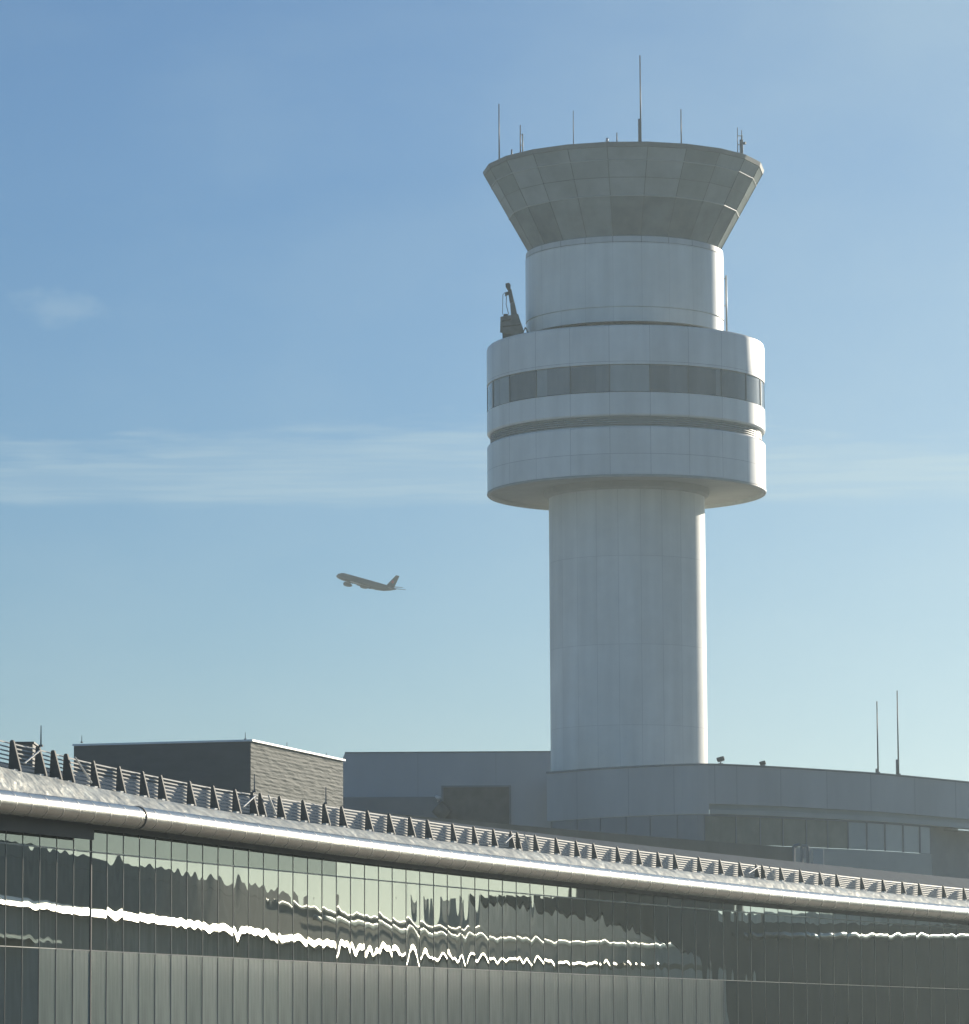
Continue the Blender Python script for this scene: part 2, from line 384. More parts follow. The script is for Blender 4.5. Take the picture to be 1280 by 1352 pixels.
# ------------------------------------------------------------------ aerials on the tower roof
m_pole = mat('aerial_grey', (0.16, 0.18, 0.20), 0.5)
m_pale = mat('aerial_pale', (0.62, 0.58, 0.45), 0.5)
ztop = zc1 + 0.30
def aerial(name, label, cat, px, y0, y1, r, D=None, sleeve=None, m=m_pole, group='aerials on the control tower roof', zb=None, twin=None):
    """y0 top, y1 foot in the photo"""
    D = D or TD - 7
    foot = P(px, y1, D); top = P(px, y0, D)
    if zb is not None:
        foot = Vector((foot.x, foot.y, zb))
    t = thing(name, label, cat, foot, group)
    h = top.z - foot.z
    mb = MB(); mb.tube((0, 0, 0), (0, 0, h), r, r * 0.7, 6); mb.build('mast', m, t, True)
    fm = MB(); fm.box((-0.12, -0.12, 0), (0.12, 0.12, 0.08)); fm.build('foot_plate', m_pole, t)
    if sleeve:
        hs = (P(px, sleeve, D).z - foot.z); s = MB(); s.tube((-0.09, 0, 0.02), (-0.09, 0, hs), r * 1.5, n=8); s.build('sleeve', m_pole, t, True)
    if twin:
        s = MB(); s.tube((twin, 0, 0), (twin, 0, h * 0.72), r * 0.9, n=6)
        for q in (.35, .68): s.tube((0, 0, h * q), (twin, 0, h * q), 0.03, n=5)
        s.build('side_mast', m_pale, t, True)
    return t
aerial('whip_antenna', 'plain dark whip antenna near the left edge of the control tower roof', 'antenna', 659.5, 137, 212, 0.055, TD - 3)
aerial('whip_antenna', 'twin pale and dark pole antenna, second tall one from the left of the tower roof', 'antenna', 687.5, 165, 206, 0.05, TD - 4.5, twin=0.16)
aerial('whip_antenna', 'thin whip antenna between the twin poles and the tallest mast on the tower', 'antenna', 757.5, 146, 193, 0.035, TD - 7.5)
aerial('whip_antenna', 'tallest antenna with a thick sleeve at the middle of the control tower roof', 'antenna', 846.5, 73, 190, 0.06, TD - 8.5, sleeve=157)
aerial('whip_antenna', 'plain whip antenna just right of the tallest mast on the control tower roof', 'antenna', 900, 144, 192, 0.05, TD - 8)
aerial('whip_antenna', 'short clustered antenna at the right edge of the control tower roof', 'antenna', 974.5, 168, 203, 0.035, TD - 4.5, twin=0.32)
aerial('antenna_stub', 'short dark stub standing left of the tallest mast on the tower roof', 'antenna', 815, 175, 190, 0.05, TD - 8.5)
aerial('antenna_stub', 'short dark stub beside the plain whip at the left edge of the tower roof', 'antenna', 676, 197, 208, 0.07, TD - 4)
mb = MB(); p = P(979.5, 203, TD - 4.5); mb.box((-0.12, -0.1, 0), (0.12, 0.1, 1.0)); mb.tube((0, 0, 1), (0.03, 0, 1.7), 0.03); mb.tube((0.12, 0, .75), (.3, -.1, .75), 0.1, n=10)
o = mb.build('equipment_box', m_pole, None, False, 0.02); o.location = p
tag(o, 'small dark equipment box with a stub beside the right edge antenna cluster', 'equipment box')
mb = MB(); p = P(802, 191, TD - 8.5); mb.tube((0, 0, 0), (0, 0, 0.22), 0.05); mb.tube((0, 0, .22), (0, 0, .48), .11, .09, 12)
o = mb.build('obstruction_lamp', mat('lamp_white', (0.8, 0.8, 0.8), 0.3), None, True); o.location = p
tag(o, 'tiny white obstruction lamp on the tower roof rim', 'lamp')

# ------------------------------------------------------------------ maintenance crane on the drum roof
cr0 = P(676, 452, TD - 2.2)
cr = thing('maintenance_crane', 'small grey facade maintenance crane parked upright on the drum roof', 'crane', (cr0.x, cr0.y, z_dt - 0.30))
u = (TD - 2.2) * math.cos(PITCH) / F * 1.01
def cp(px, py, dy=0.0): 
    p = P(px, py, TD - 2.2 + dy); return Vector((p.x - cr0.x, p.y - cr0.y, p.z - (z_dt - 0.30)))
m_cr = mat('crane_grey', (0.17, 0.18, 0.17), 0.55, var=0.25, vscale=1.5)
m_crd = mat('crane_dark', (0.07, 0.08, 0.085), 0.5)
def slab(pts, dep, m, name, bevel=0.03):
    n = len(pts); vs = [cp(x, y, -dep / 2) for x, y in pts] + [cp(x, y, dep / 2) for x, y in pts]
    fs = [tuple(range(n)), tuple(range(2 * n - 1, n - 1, -1))] + [(i, n + i, n + (i + 1) % n, (i + 1) % n) for i in range(n)]
    o = mesh(name, vs, fs, m, cr); bv = o.modifiers.new('b', 'BEVEL'); bv.width = bevel; bv.limit_method = 'ANGLE'; return o
slab([(661, 418), (684.5, 414), (686.5, 421), (690.5, 432), (691.5, 436), (689.5, 444), (660.5, 439)], 1.5, m_cr, 'body')
slab([(663.5, 438.5), (689, 438.5), (688, 449), (664, 452)], 1.2, m_crd, 'pedestal')
slab([(665, 414.3), (671, 414.3), (671.5, 418.5), (664.8, 419)], 0.9, m_crd, 'winch')
slab([(674.8, 416), (683.4, 416), (679.6, 398), (673.8, 400)], 0.7, m_cr, 'boom_base')
slab([(673.6, 401), (679.4, 399), (675.4, 381), (670.8, 383)], 0.4, m_crd, 'boom')
slab([(667.6, 374), (672.6, 373), (674.6, 376), (674.4, 383), (671, 384), (668, 379)], 0.45, m_crd, 'boom_head')
slab([(667, 386), (671, 384.5), (672.4, 389), (667, 391.5)], 0.3, m_crd, 'hook_block')
mb = MB(); mb.tube(cp(669, 391), cp(668.6, 402), .025); mb.tube(cp(668.6, 402), cp(672, 415), .025)
mb.tube(cp(667, 386), cp(664.3, 389), .02); mb.tube(cp(664.3, 389), cp(663.8, 415), .02)
mb.build('hoist_cable', m_crd, cr)
tri = MB(); tri.tube(cp(694, 432), cp(690.5, 440), .04); tri.tube(cp(694, 432), cp(698, 440), .04); tri.tube(cp(690.5, 440), cp(698, 440), .04)
tri.build('roller_frame', m_cr, cr)
for (x0, y0, x1, y1) in ((663, 424, 675, 421), (664, 431, 687, 428)):
    mb = MB(); mb.tube(cp(x0, y0, -.78), cp(x1, y1, -.78), .05); mb.build('grab_rail', m_crd, cr)

# ================================================================== TOWER BASE BUILDING
HB = 18.4
bt = tab([(660, 1026.5), (733, 1022.7), (781, 1018.6), (847, 1015), (928, 1012.2), (1006, 1015), (1080, 1019.3), (1160, 1024.6), (1219, 1030), (1280, 1036), (1330, 1041)])
def yh(x): return 1403.4 - 0.0055 * x
def bpath(x0, x1, n, off=0.0):
    out = []
    for i in range(n + 1):
        x = x0 + (x1 - x0) * i / n; D = HB * F / (yh(x) - bt(x)) + off
        p = P(x, bt(x), D); p.z = 0; out.append(p)
    return out
def bz(x, y, off=0.0):
    D = HB * F / (yh(x) - bt(x)) + off; return P(x, y, D).z
ZB = HB + EYE
bb = thing('tower_base_building', 'low grey building with a curved wall and ribbon windows at the foot of the tower', 'building', (0, 0, 0))
CW = (0.48, 0.50, 0.50)
m_bw = mat('base_wall_paint', CW, 0.6, var=0.10, vscale=0.25, stretch=(1, 1, .3))
m_bw2 = mat('base_wall_pale', (0.43, 0.45, 0.42), 0.6, var=0.08, vscale=0.3)
m_bd = mat('base_wall_dark', (0.20, 0.22, 0.235), 0.6, var=0.12, vscale=0.4)
m_br = mat('recess_brown', (0.115, 0.11, 0.10), 0.7, var=0.25, vscale=1.2)
m_jt = mat('joint_dark', (0.17, 0.185, 0.2), 0.7)
m_jf = mat('joint_faint', (0.37, 0.39, 0.40), 0.7)
# the wall above the ledge, the setback window storey, the roof
zl = 0.5 * (bz(940, 1062) + bz(1120, 1069)); zf = 0.5 * (bz(930, 1076) + bz(1120, 1082)); zs = 0.5 * (bz(930, 1112) + bz(1100, 1123))
full = bpath(722, 1330, 64)
sweep('curved_wall', bpath(722, 936, 30), [(-0.6, ZB - .01), (-0.55, ZB), (0, ZB), (0.0, zf + 0.01)], m_bw, bb)
sweep('curved_wall', bpath(936, 1330, 44), [(-0.6, ZB - .01), (-0.55, ZB), (0, ZB), (0, zl), (-0.28, zl)], m_bw, bb)
sweep('ledge', bpath(936, 1330, 44), [(-0.28, zl - 0.001), (-0.28, zl - 0.30), (0.05, zl - 0.34), (0.05, zf + 0.01), (-0.5, zf)], m_bw2, bb)
sweep('coping', full, [(-0.5, ZB + 0.003), (-0.5, ZB + 0.07), (0.05, ZB + 0.07), (0.05, ZB - 0.05), (0.003, ZB - 0.05)], m_bd, bb)
sweep('lower_wall', bpath(722, 1229, 60), [(-0.10, zs), (-0.02, zs - 0.02), (-0.02, 0)], m_bw2, bb)
sweep('lower_wall', bpath(1229.2, 1330, 12), [(-0.85, zf + 0.2), (-0.85, 0)], m_bd, bb)  # darker wall colour stands in for shade under the overhang
rp = bpath(722, 1330, 40)
loft('roof', [[p + Vector((0, 0, ZB - 0.3)) for p in rp], [Vector((p.x * 0.35 + 30 * 0.65, 330, ZB - 0.3)) for p in rp]], m_roof, bb, False)
# joints in the upper wall
for x in (762, 830, 890, 944, 973, 1031, 1092, 1150, 1208, 1262):
    a = bpath(x - .4, x + .4, 1); sweep('wall_joint', a, [(0.004, ZB - 0.06), (0.006, ZB - 0.06), (0.006, zl + 0.02 if x > 936 else zf + .05), (0.004, zl + 0.02 if x > 936 else zf + .05)], m_jf, bb, closed=True)
# ribbon windows
wx = [727, 760, 791, 825, 857, 893, 930, 972, 1004, 1034, 1065, 1093, 1120, 1145, 1169, 1193, 1215, 1229]
m_rw = [mat('ribbon_blue', (0.23, 0.255, 0.285), 0.3, var=.05, vscale=.5), mat('ribbon_olive', (0.20, 0.205, 0.17), 0.25, var=.18, vscale=.6), mat('ribbon_pale', (0.37, 0.42, 0.42), 0.3, var=.08, vscale=.5)]
for i in range(len(wx) - 1):
    x0, x1 = wx[i], wx[i + 1]
    m = m_rw[0] if x0 < 928 else m_rw[1] if x0 < 1118 else m_rw[2]
    wo = sweep('window', bpath(x0 + .5, x1 - .5, 4), [(-0.10, zs + 0.02), (-0.10, zf - 0.002)], m, bb)
    a = bpath(x0 - .7, x0 + .7, 1); sweep('window_frame', a, [(-0.12, zs + .01), (-0.05, zs + .01), (-0.05, zf - .004), (-0.12, zf - .004)], m_jt if x0 >= 928 else m_bd, wo, closed=True)
sweep('window_head', bpath(930, 1229, 40), [(-0.09, zf - 0.003), (-0.03, zf - 0.003), (-0.03, zf - 0.12), (-0.09, zf - 0.12)], m_jt, bb, closed=True)
sweep('lit_canopy', bpath(1254, 1330, 10), [(-0.5, zf - 0.22), (0.6, zf - 0.22), (0.6, zf - 0.12), (-0.5, zf - 0.05)], mat('canopy_metal', (0.8, 0.8, 0.78), 0.25, 0.9), bb, closed=True)
# left wing
DW = 281.0
def wp(x, y, d=0.0): return P(x, y, DW + d)
ZW = wp(590, 994).z
m_wing = mat('wing_paint', (0.42, 0.45, 0.47), 0.6, var=0.07, vscale=0.25, stretch=(1, 1, .35))
xl = wp(447, 1010).x; xc = wp(455.5, 996).x; xr = wp(727.5, 994).x; zc = wp(447, 1014).z
def prism(name, pts, y0, y1, m, parent):
    n = len(pts); vs = [(x, y0, z) for x, z in pts] + [(x, y1, z) for x, z in pts]
    return mesh(name, vs, [tuple(range(n)), tuple(range(2 * n - 1, n - 1, -1))] + [(i, n + i, n + (i + 1) % n, (i + 1) % n) for i in range(n)], m, parent)
prism('wing', [(xl, 0), (xl, zc), (xc, ZW), (xr, ZW), (xr, 0)], DW, DW + 24, m_wing, bb)
mb = MB(); mb.box((xc, DW - .04, ZW + .003), (xr, DW + .4, ZW + .08)); mb.build('coping', m_bd, bb)
a, b = wp(447.5, 1053, -.5), wp(579, 1053, -.5); mb = MB(); mb.box((a.x, DW - .6, 0), (b.x, DW - .003, a.z)); mb.build('lower_block', m_bd, bb)
a, b = wp(585.5, 1040), wp(672.5, 1040)
mb = MB(); mb.box((a.x, DW - .06, wp(600, 1120).z), (b.x, DW - .003, a.z)); rec = mb.build('recess_shade_panel', m_br, bb)  # flat dark brown panel standing in for a shaded recess
mb = MB(); mb.box((a.x - .12, DW - .10, wp(600, 1120).z), (a.x - .002, DW - .003, a.z + .12)); mb.box((b.x + .002, DW - .10, wp(600, 1120).z), (b.x + .12, DW - .003, a.z + .12)); mb.box((a.x - .002, DW - .10, a.z + .002), (b.x + .002, DW - .003, a.z + .12)); mb.build('recess_frame', m_bd, rec)
mb = MB(); q = wp(578, 1062); mb.tube((wp(577, 1060).x, DW - .5, wp(577, 1066).z), (wp(590, 1078).x, DW - .5, wp(590, 1078).z), .5, n=10); mb.build('duct', m_br, bb, True)
for x in (552, 655):
    mb = MB(); q = wp(x, 1000); mb.box((q.x - .02, DW - .008, ZW - 3.0), (q.x + .02, DW - .003, ZW - .05)); mb.build('wall_joint', m_jf, bb)
lp = wp(578.5, 1052, -.7); mb = MB(); mb.tube((0, 0, -.35), (0, 0, 0), .03); mb.tube((-.14, -.1, 0.02), (.14, .1, -.14), .09, .16, 10)
o = mb.build('wall_lamp', mat('lamp_shell', (.75, .75, .72), .3), None, True); o.location = lp; tag(o, 'small white lamp beside the dark shaded recess on the grey wing', 'lamp')

# things on the base building roof
def flood(px, py, D, sc_, label):
    p = P(px, py, D); t = thing('floodlight', label, 'floodlight', (p.x, p.y, ZB + .07), 'floodlights on the curved roof')
    h = p.z - ZB - .07 + .35
    mb = MB(); mb.tube((0, 0, 0), (0, 0, h), .04); mb.box((-.15, -.15, 0), (.15, .15, .04)); mb.build('stand', m_pole, t)
    mb = MB(); M = Matrix.Translation((0, 0, h)) @ Euler((R(20), R(-14), 0)).to_matrix().to_4x4(); mb.box((-.24 * sc_, -.15, -.08), (.24 * sc_, .15, .13 * sc_), M); mb.build('lamp_head', m_crd, t, False, .03)
    mb = MB(); mb.box((-.2 * sc_, -.14, -.12), (.2 * sc_, .14, -.085), M); mb.build('lens', mat('flood_lens', (.6, .62, .62), .15), t)
Dn = HB * F / (yh(952) - bt(952))
flood(952, 1010, Dn + .3, 1.0, 'floodlight with a tilted head on the curved roof right beside the tower shaft')
flood(1007.5, 1015, HB * F / (yh(1007) - bt(1007)) + .3, .8, 'smaller low floodlight farther right along the curved roof edge')
for px, y0, s, lab in ((1160, 926, 1015, 'shorter of the two tall thin poles at the right end of the curved roof'), (1187, 912, 1003, 'taller of the two thin poles at the right end of the curved roof')):
    aerial('pole_antenna', lab, 'antenna', px, y0, 1024, 0.055, HB * F / (yh(px) - bt(px)) + .35, sleeve=s, group='pole antennas on the curved roof', zb=ZB + 0.07)

# ================================================================== TERMINAL
def Df(x): return 130.0 + 0.0478 * x + 1.95e-5 * x * x
def yup(x): return yh(x) - 6.57 * F / Df(x)
PXS = [-420 + 12 * i for i in range(int((1440 + 420) / 12) + 1)]
def fxy(x):
    p = P(x, yup(x), Df(x)); return Vector((p.x, p.y, 0))
def offs(pts, n, z):
    return [p + q * n + Vector((0, 0, z)) for p, q in zip(pts, frames(pts))]
FP = [fxy(x) for x in PXS]
Z1, Z2, Z3 = EYE + 6.57, EYE + 3.48, EYE + 0.1
term = thing('terminal_building', 'long curved glass terminal with a bright rounded metal roof edge', 'building', (0, 0, 0))
m_alu = mat('bright_aluminium', (0.66, 0.63, 0.57), 0.25, 1.0, var=0.12, vscale=0.8, bump=0.006, bscale=1.1)
m_seam = mat('aluminium_seam', (0.66, 0.65, 0.60), 0.40, 1.0)
m_joint = mat('gutter_joint_dark', (0.05, 0.05, 0.05), 0.6)
m_apron = mat('apron_aluminium', (0.90, 0.86, 0.72), 0.46, 0.45, var=0.28, vscale=1.8, bump=0.12, bscale=2.0)
m_rsheet = mat('roof_sheet', (0.045, 0.085, 0.125), 0.8, 0.0, spec=.12, var=0.1, vscale=0.6)
m_bwall = mat('terminal_base_wall', (0.20, 0.20, 0.19), 0.6, var=.15, vscale=.3)
ygc = tab([(-170, 1039), (0, 1058.5), (178, 1079.7), (330, 1100), (460, 1117.5), (640, 1140), (860, 1165.5), (1000, 1181), (1080, 1189), (1280, 1207), (1440, 1221)])
GP = [P(x, ygc(x), Df(x) - 2.2) for x in PXS]
GR = 0.36
def ring(r, n=28): return [(r * math.cos(2 * PI * k / n), r * math.sin(2 * PI * k / n)) for k in range(n)]
gut = sweep('gutter', GP, ring(GR), m_alu, term, True, closed=True)
def pt_g(x): return P(x, ygc(x), Df(x) - 2.2)
sx = -160
seams = []
while sx < 1430:
    seams.append(sx); sx += 21 - max(0, min(1, (sx - 60) / 500)) * 3.5
for i, x in enumerate(seams[:95]):
    d = .45
    sweep('gutter_seam', [pt_g(x - d), pt_g(x + d)], ring(GR + .003, 28), m_seam, gut, True, closed=True)
for x in (180,):
    sweep('gutter_joint', [pt_g(x - .8), pt_g(x + .8)], ring(GR + .02, 28), m_joint, gut, True, closed=True)
yfb = tab([(-170, 974), (20, 1018.7), (54, 1025), (91, 1033.6), (126, 1041), (284, 1069.8), (372, 1082), (454, 1093), (544, 1105.8), (600, 1113), (709, 1125.7), (817, 1140), (925, 1152.8), (1033, 1164), (1140, 1176), (1216, 1183.7), (1275, 1189.6), (1440, 1205)])
yft = tab([(-170, 928), (20, 977), (54, 985), (91, 995), (126, 1004), (191, 1018), (284, 1037), (372, 1051), (454, 1064.7), (544, 1078.5), (600, 1087), (709, 1102), (817, 1117.8), (925, 1131.4), (1033, 1145), (1140, 1158), (1216, 1166), (1275, 1172), (1440, 1189)])
def pb(x): return P(x, yfb(x), Df(x) + .3)
def ptp(x): return P(x, yft(x), Df(x) + .3)
FB = [pb(x) for x in PXS]
GN = frames(GP)
A0 = [p + n * -0.02 + Vector((0, 0, GR - .004)) for p, n in zip(GP, GN)]
B0 = [p + n * 0.28 + Vector((0, 0, -.03)) for p, n in zip(FB, frames(FB))]
B1 = [p + n * -0.30 + Vector((0, 0, 0.0)) for p, n in zip(FB, frames(FB))]
C0 = offs(FP, -3.6, EYE + 9.55)
E0 = offs(FP, -48, EYE + 9.5)
MID = [a.lerp(b, .5) + Vector((0, 0, .02)) for a, b in zip(A0, B0)]
loft('roof_apron', [A0, MID, B0, B1], m_apron, term)
B1r = [p + Vector((0, 0, 0)) for p in B1]
loft('metal_roof', [B1r, C0], m_rsheet, term)
loft('flat_roof', [C0, E0], m_roof, term, False)
back = offs(FP, -48, 0)
loft('back_wall', [E0, back], m_bwall, term, False)
for i in (0, -1):
    q = [FP[i] + Vector((0, 0, 0)), FP[i] + Vector((0, 0, Z1 + 1)), B1[i], C0[i], E0[i], back[i]]
    mesh('end_wall', q, [tuple(range(len(q)))], m_bwall, term)
# standing seams on the metal roof
m_sw = mat('standing_seam', (0.36, 0.39, 0.44), 0.35, 0.6)
# soffit and base wall
loft('soffit', [offs(FP, -.05, EYE + 7.66), [p + n * -.1 + Vector((0, 0, -.02)) for p, n in zip(GP, GN)]], m_bwall, term, False)
for x0, x1, dz in ((-420, 146, .78), (146, 1440, .46)):
    xs_ = [x0 + (x1 - x0) * i / 60 for i in range(61)]
    sweep('soffit_fascia', [P(x, ygc(x), Df(x) - 2.2) for x in xs_], [(-.62, .0), (-.62, -dz), (-.56, -dz), (-.56, 0)], m_joint, term, closed=True)
loft('base_wall', [offs(FP, .02, Z3 - .01), offs(FP, .02, 0)], m_bwall, term, False)

def gl(name, base, fac, rough, tint=(0.39, 0.40, 0.365, 1)):
    """dark coated glass: a tinted mirror coat over a dark room"""
    m = bpy.data.materials.new(name); m.use_nodes = True; nt = m.node_tree; nt.nodes.clear()
    o = N(nt, 'ShaderNodeOutputMaterial'); mx = N(nt, 'ShaderNodeMixShader')
    d = N(nt, 'ShaderNodeBsdfDiffuse'); d.inputs[0].default_value = (*base, 1)
    g_ = N(nt, 'ShaderNodeBsdfGlossy'); g_.inputs['Color'].default_value = tint; g_.inputs['Roughness'].default_value = rough
    lw = N(nt, 'ShaderNodeFresnel'); lw.inputs['IOR'].default_value = fac
    nt.links.new(lw.outputs[0], mx.inputs[0]); nt.links.new(d.outputs[0], mx.inputs[1]); nt.links.new(g_.outputs[0], mx.inputs[2])
    nt.links.new(mx.outputs[0], o.inputs[0])
    return m
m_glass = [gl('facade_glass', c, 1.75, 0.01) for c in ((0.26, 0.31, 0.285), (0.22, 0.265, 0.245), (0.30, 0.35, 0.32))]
m_top = gl('facade_glass_top_dim', (.14, .165, .15), 1.75, 0.01, (.20, .215, .20, 1))  # dimmer copy of the glass, toning down the mirrored sky
m_glass_dim = [gl('facade_glass_dimmed', c, 1.75, 0.01, (.36, .395, .39, 1)) for c in ((0.026, 0.036, 0.04), (0.018, 0.026, 0.03), (0.036, 0.048, 0.052))]  # darker glass copy, paints shade onto the right-hand bays
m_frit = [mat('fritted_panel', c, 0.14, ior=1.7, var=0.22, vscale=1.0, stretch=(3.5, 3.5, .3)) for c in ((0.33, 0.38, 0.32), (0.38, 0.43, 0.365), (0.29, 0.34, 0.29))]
m_frit2 = [mat('fritted_panel_dim', c, 0.14, ior=1.7, var=0.24, vscale=1.0, stretch=(3.5, 3.5, .3)) for c in ((0.235, 0.275, 0.235), (0.265, 0.305, 0.26), (0.20, 0.24, 0.205))]  # dimmer copy for the bays where the light falls off
m_mul = mat('mullion_metal', (0.26, 0.27, 0.25), 0.35, 0.3)
m_tr = mat('transom_metal', (0.34, 0.36, 0.33), 0.45, 0.3)
bx = [120.0]
x = 120.0
while x > -415: x -= 22.4; bx.insert(0, x)
x = 120.0
while x < 1425:
    x += 22.3 - max(0, min(1, (x - 60) / 440)) * 4.1; bx.append(x)
random.seed(3)
mull_me = tran_me = None
for i in range(len(bx) - 1):
    x0, x1 = bx[i], bx[i + 1]; xm = .5 * (x0 + x1)
    a, b = fxy(x0), fxy(x1); wdt = (b - a).length; t = (b - a).normalized(); nrm = Vector((t.y, -t.x, 0))
    c = a.lerp(b, .5)
    M = Matrix(((t.x, nrm.x, 0, c.x), (t.y, nrm.y, 0, c.y), (0, 0, 1, 0), (0, 0, 0, 1)))
    def pane(z0, z1, nu, nv, amp, tiltv):
        ph = random.uniform(0, 2 * PI); A = random.gauss(0, 1) * amp; tw = random.gauss(0, 1) * amp * .5; tu = random.gauss(0, .0004)
        tv = random.gauss(0, tiltv); h = z1 - z0; A2 = random.gauss(0, .4) * amp; ph2 = random.uniform(0, 2 * PI)
        vs = []; fs = []
        for j in range(nv + 1):
            for k in range(nu + 1):
                u_ = (k / nu - .5) * (wdt - .03); v = (j / nv - .5) * h
                d = (A * v * math.cos(2 * PI * u_ / wdt * 1.0 + ph) + A2 * v * math.cos(4 * PI * u_ / wdt + ph2) + tw * v * u_ / wdt * 2 + tu * u_ + tv * v
                     + .00008 * math.sin(v * 2.3 + ph) + .00005 * math.sin(v * 4.1 + ph2))
                vs.append((u_, d - .01, z0 + (z1 - z0) * j / nv))
        for j in range(nv):
            for k in range(nu):
                q = j * (nu + 1) + k; fs.append((q, q + 1, q + nu + 2, q + nu + 1))
        return vs, fs
    wav = 0.0006 if x0 < 420 else 0.0008 if x0 < 900 else 0.0010
    v1, f1 = pane(Z1 + .012, EYE + 7.75, 12, 4, wav * .5, .00025); v2, f2 = pane(Z2 + .012, Z1 - .012, 14, 16, wav, .0003)
    nv1 = len(v1)
    me = bpy.data.meshes.new('window_bay'); me.from_pydata(v1 + v2, [], f1 + [tuple(q + nv1 for q in f) for f in f2])
    o = link('window_bay', me, [random.choice(m_glass_dim if x0 > 860 else m_glass), m_top], term, True); o.matrix_world = M
    if x0 < 430:
        for p_ in me.polygons:
            if p_.index < len(f1): p_.material_index = 1
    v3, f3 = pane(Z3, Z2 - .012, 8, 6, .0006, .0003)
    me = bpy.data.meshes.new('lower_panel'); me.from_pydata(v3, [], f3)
    dark = (x1 < 56 or x0 > 944)  # dark panels paint in the shadowed right bays and dull left end
    s = link('lower_panel', me, m_glass_dim[1] if dark else random.choice(m_frit if x0 < 380 else m_frit2), o, True)
    mb = MB(); mb.box((-wdt / 2 - .010, -.03, Z3), (-wdt / 2 + .010, .006, EYE + 7.70)); mb.build('mullion', m_mul, o)
    mb = MB(); mb.box((-wdt / 2 + .024, -.03, Z1 - .022), (wdt / 2 - .024, .022, Z1 + .022)); mb.build('transom', m_tr if x0 < 55 or x0 > 300 else m_mul, o)
    mb = MB(); mb.box((-wdt / 2 + .024, -.03, Z2 - .014), (wdt / 2 - .024, .010, Z2 + .014)); mb.build('transom', m_tr if x0 < 56 else m_mul, o)  # paler metal at the left end stands for the lit stretch
j0, j1 = fxy(119.9), fxy(121.0)
sweep('expansion_joint', [j0, j1], [(-.02, Z3), (.02, Z3), (.02, EYE + 7.7), (-.02, EYE + 7.7)], m_joint, term, closed=True)

# parapet behind the metal roof
pp_ = tab([(470, 1070), (500, 1073), (720, 1092.7), (860, 1104.5), (960, 1112.5), (1047, 1119)])
PP = [P(x, pp_(x), Df(x) + 13) for x in [470 + 577 * i / 30 for i in range(31)]]
k = 2; vs = []; fs = []
nr = frames(PP)
top = PP; bot = [Vector((p.x, p.y, EYE + 9.4)) for p in PP]
topb = [p - n * .35 for p, n in zip(PP, nr)]; botb = [Vector((p.x, p.y, EYE + 9.4)) for p in topb]
loft('parapet', [bot, top, topb, botb], mat('parapet_paint', (.125, .145, .145), 1.0, spec=0, var=.1, vscale=.5), term, False)

# ------------------------------------------------------------------ fin and rail fence on the roof edge
fence = thing('roof_fence', 'silver rail fence with triangular fins running along the terminal roof edge', 'fence', (0, 0, 0))
m_fin = mat('fin_metal', (0.10, 0.10, 0.095), 0.65, 0.0, var=.2, vscale=3, spec=.35)
m_rail = mat('rail_metal', (0.46, 0.455, 0.42), 0.52, 0.35, var=.1, vscale=2)
m_clip = mat('clip_white', (0.78, 0.77, 0.72), 0.4)
FX = [-402, -374, -346, -314, -282, -252, -226, -194, -168, -142, -114, -86, -58, -18, 20, 54, 74, 91, 126, 160, 191, 215, 253, 284, 313, 336, 346.5, 372, 403, 431, 454, 488, 516.6, 544, 567, 600, 628, 654, 677, 685.5, 709, 736.6, 763, 786, 817.5, 845, 871, 893, 925, 953, 979, 1001, 1009, 1033, 1059, 1085, 1107, 1140, 1168, 1194, 1216, 1248, 1275, 1302, 1326]
NRAIL = 7
rp0 = [x for x in PXS if x <= 1400]
for i in range(NRAIL):
    t_ = .10 + .80 * i / (NRAIL - 1)
    path = [pb(x).lerp(ptp(x), t_) for x in rp0]
    n_ = -.215 + .03 * t_
    sweep('rail', path, [(n_ + .018, -.026), (n_ + .030, -.022), (n_ - .008, .028), (n_ - .020, .024)], m_rail, fence, closed=True)
for x in FX:
    a, b = pb(x), ptp(x); h = (b - a).z
    n = (pb(x + 4) - pb(x - 4)); n.z = 0; n.normalize(); nn = Vector((n.y, -n.x, 0))
    big = 1.25 if x < 100 else 1.0 if x < 600 else .85
    prof = [(-.17 * big, -.05), (.17 * big, -.05), (.165 * big, .02), (-.035, h * .94), (-.05, h * .985), (-.08 * big, h), (-.115 * big, h * .985), (-.135 * big, h * .94)]
    th = .045
    q = len(prof); vs = [a + nn * u_ + Vector((0, 0, z)) - n * th for u_, z in prof] + [a + nn * u_ + Vector((0, 0, z)) + n * th for u_, z in prof]
    fs = [tuple(range(q)), tuple(range(2 * q - 1, q - 1, -1))] + [(i, q + i, q + (i + 1) % q, (i + 1) % q) for i in range(q)]
    fo = mesh('fin', vs, fs, m_fin, fence)
    mb = MB(); M = Matrix.Translation(a) @ Matrix(((n.x, nn.x, 0, 0), (n.y, nn.y, 0, 0), (0, 0, 1, 0), (0, 0, 0, 1)))
    mb.box((-.34, -.02, -.06), (-.08, .14, .05), M); mb.build('fin_bracket', m_clip, fo)
for x0, x1, up in ((95, 117, 0), (318, 333, 1), (351, 361, 0), (664, 675, 1), (689, 697, 0), (986, 999, 1), (1013, 1021, 0), (28, 48, 1)):
    a = pb(x0).lerp(ptp(x0), .9 if not up else .3); b = pb(x1).lerp(ptp(x1), .15 if not up else .8)
    mb = MB(); mb.tube(a + Vector((.1, -.03, 0)), b + Vector((.1, -.03, 0)), .03); mb.build('brace', m_clip, fence)

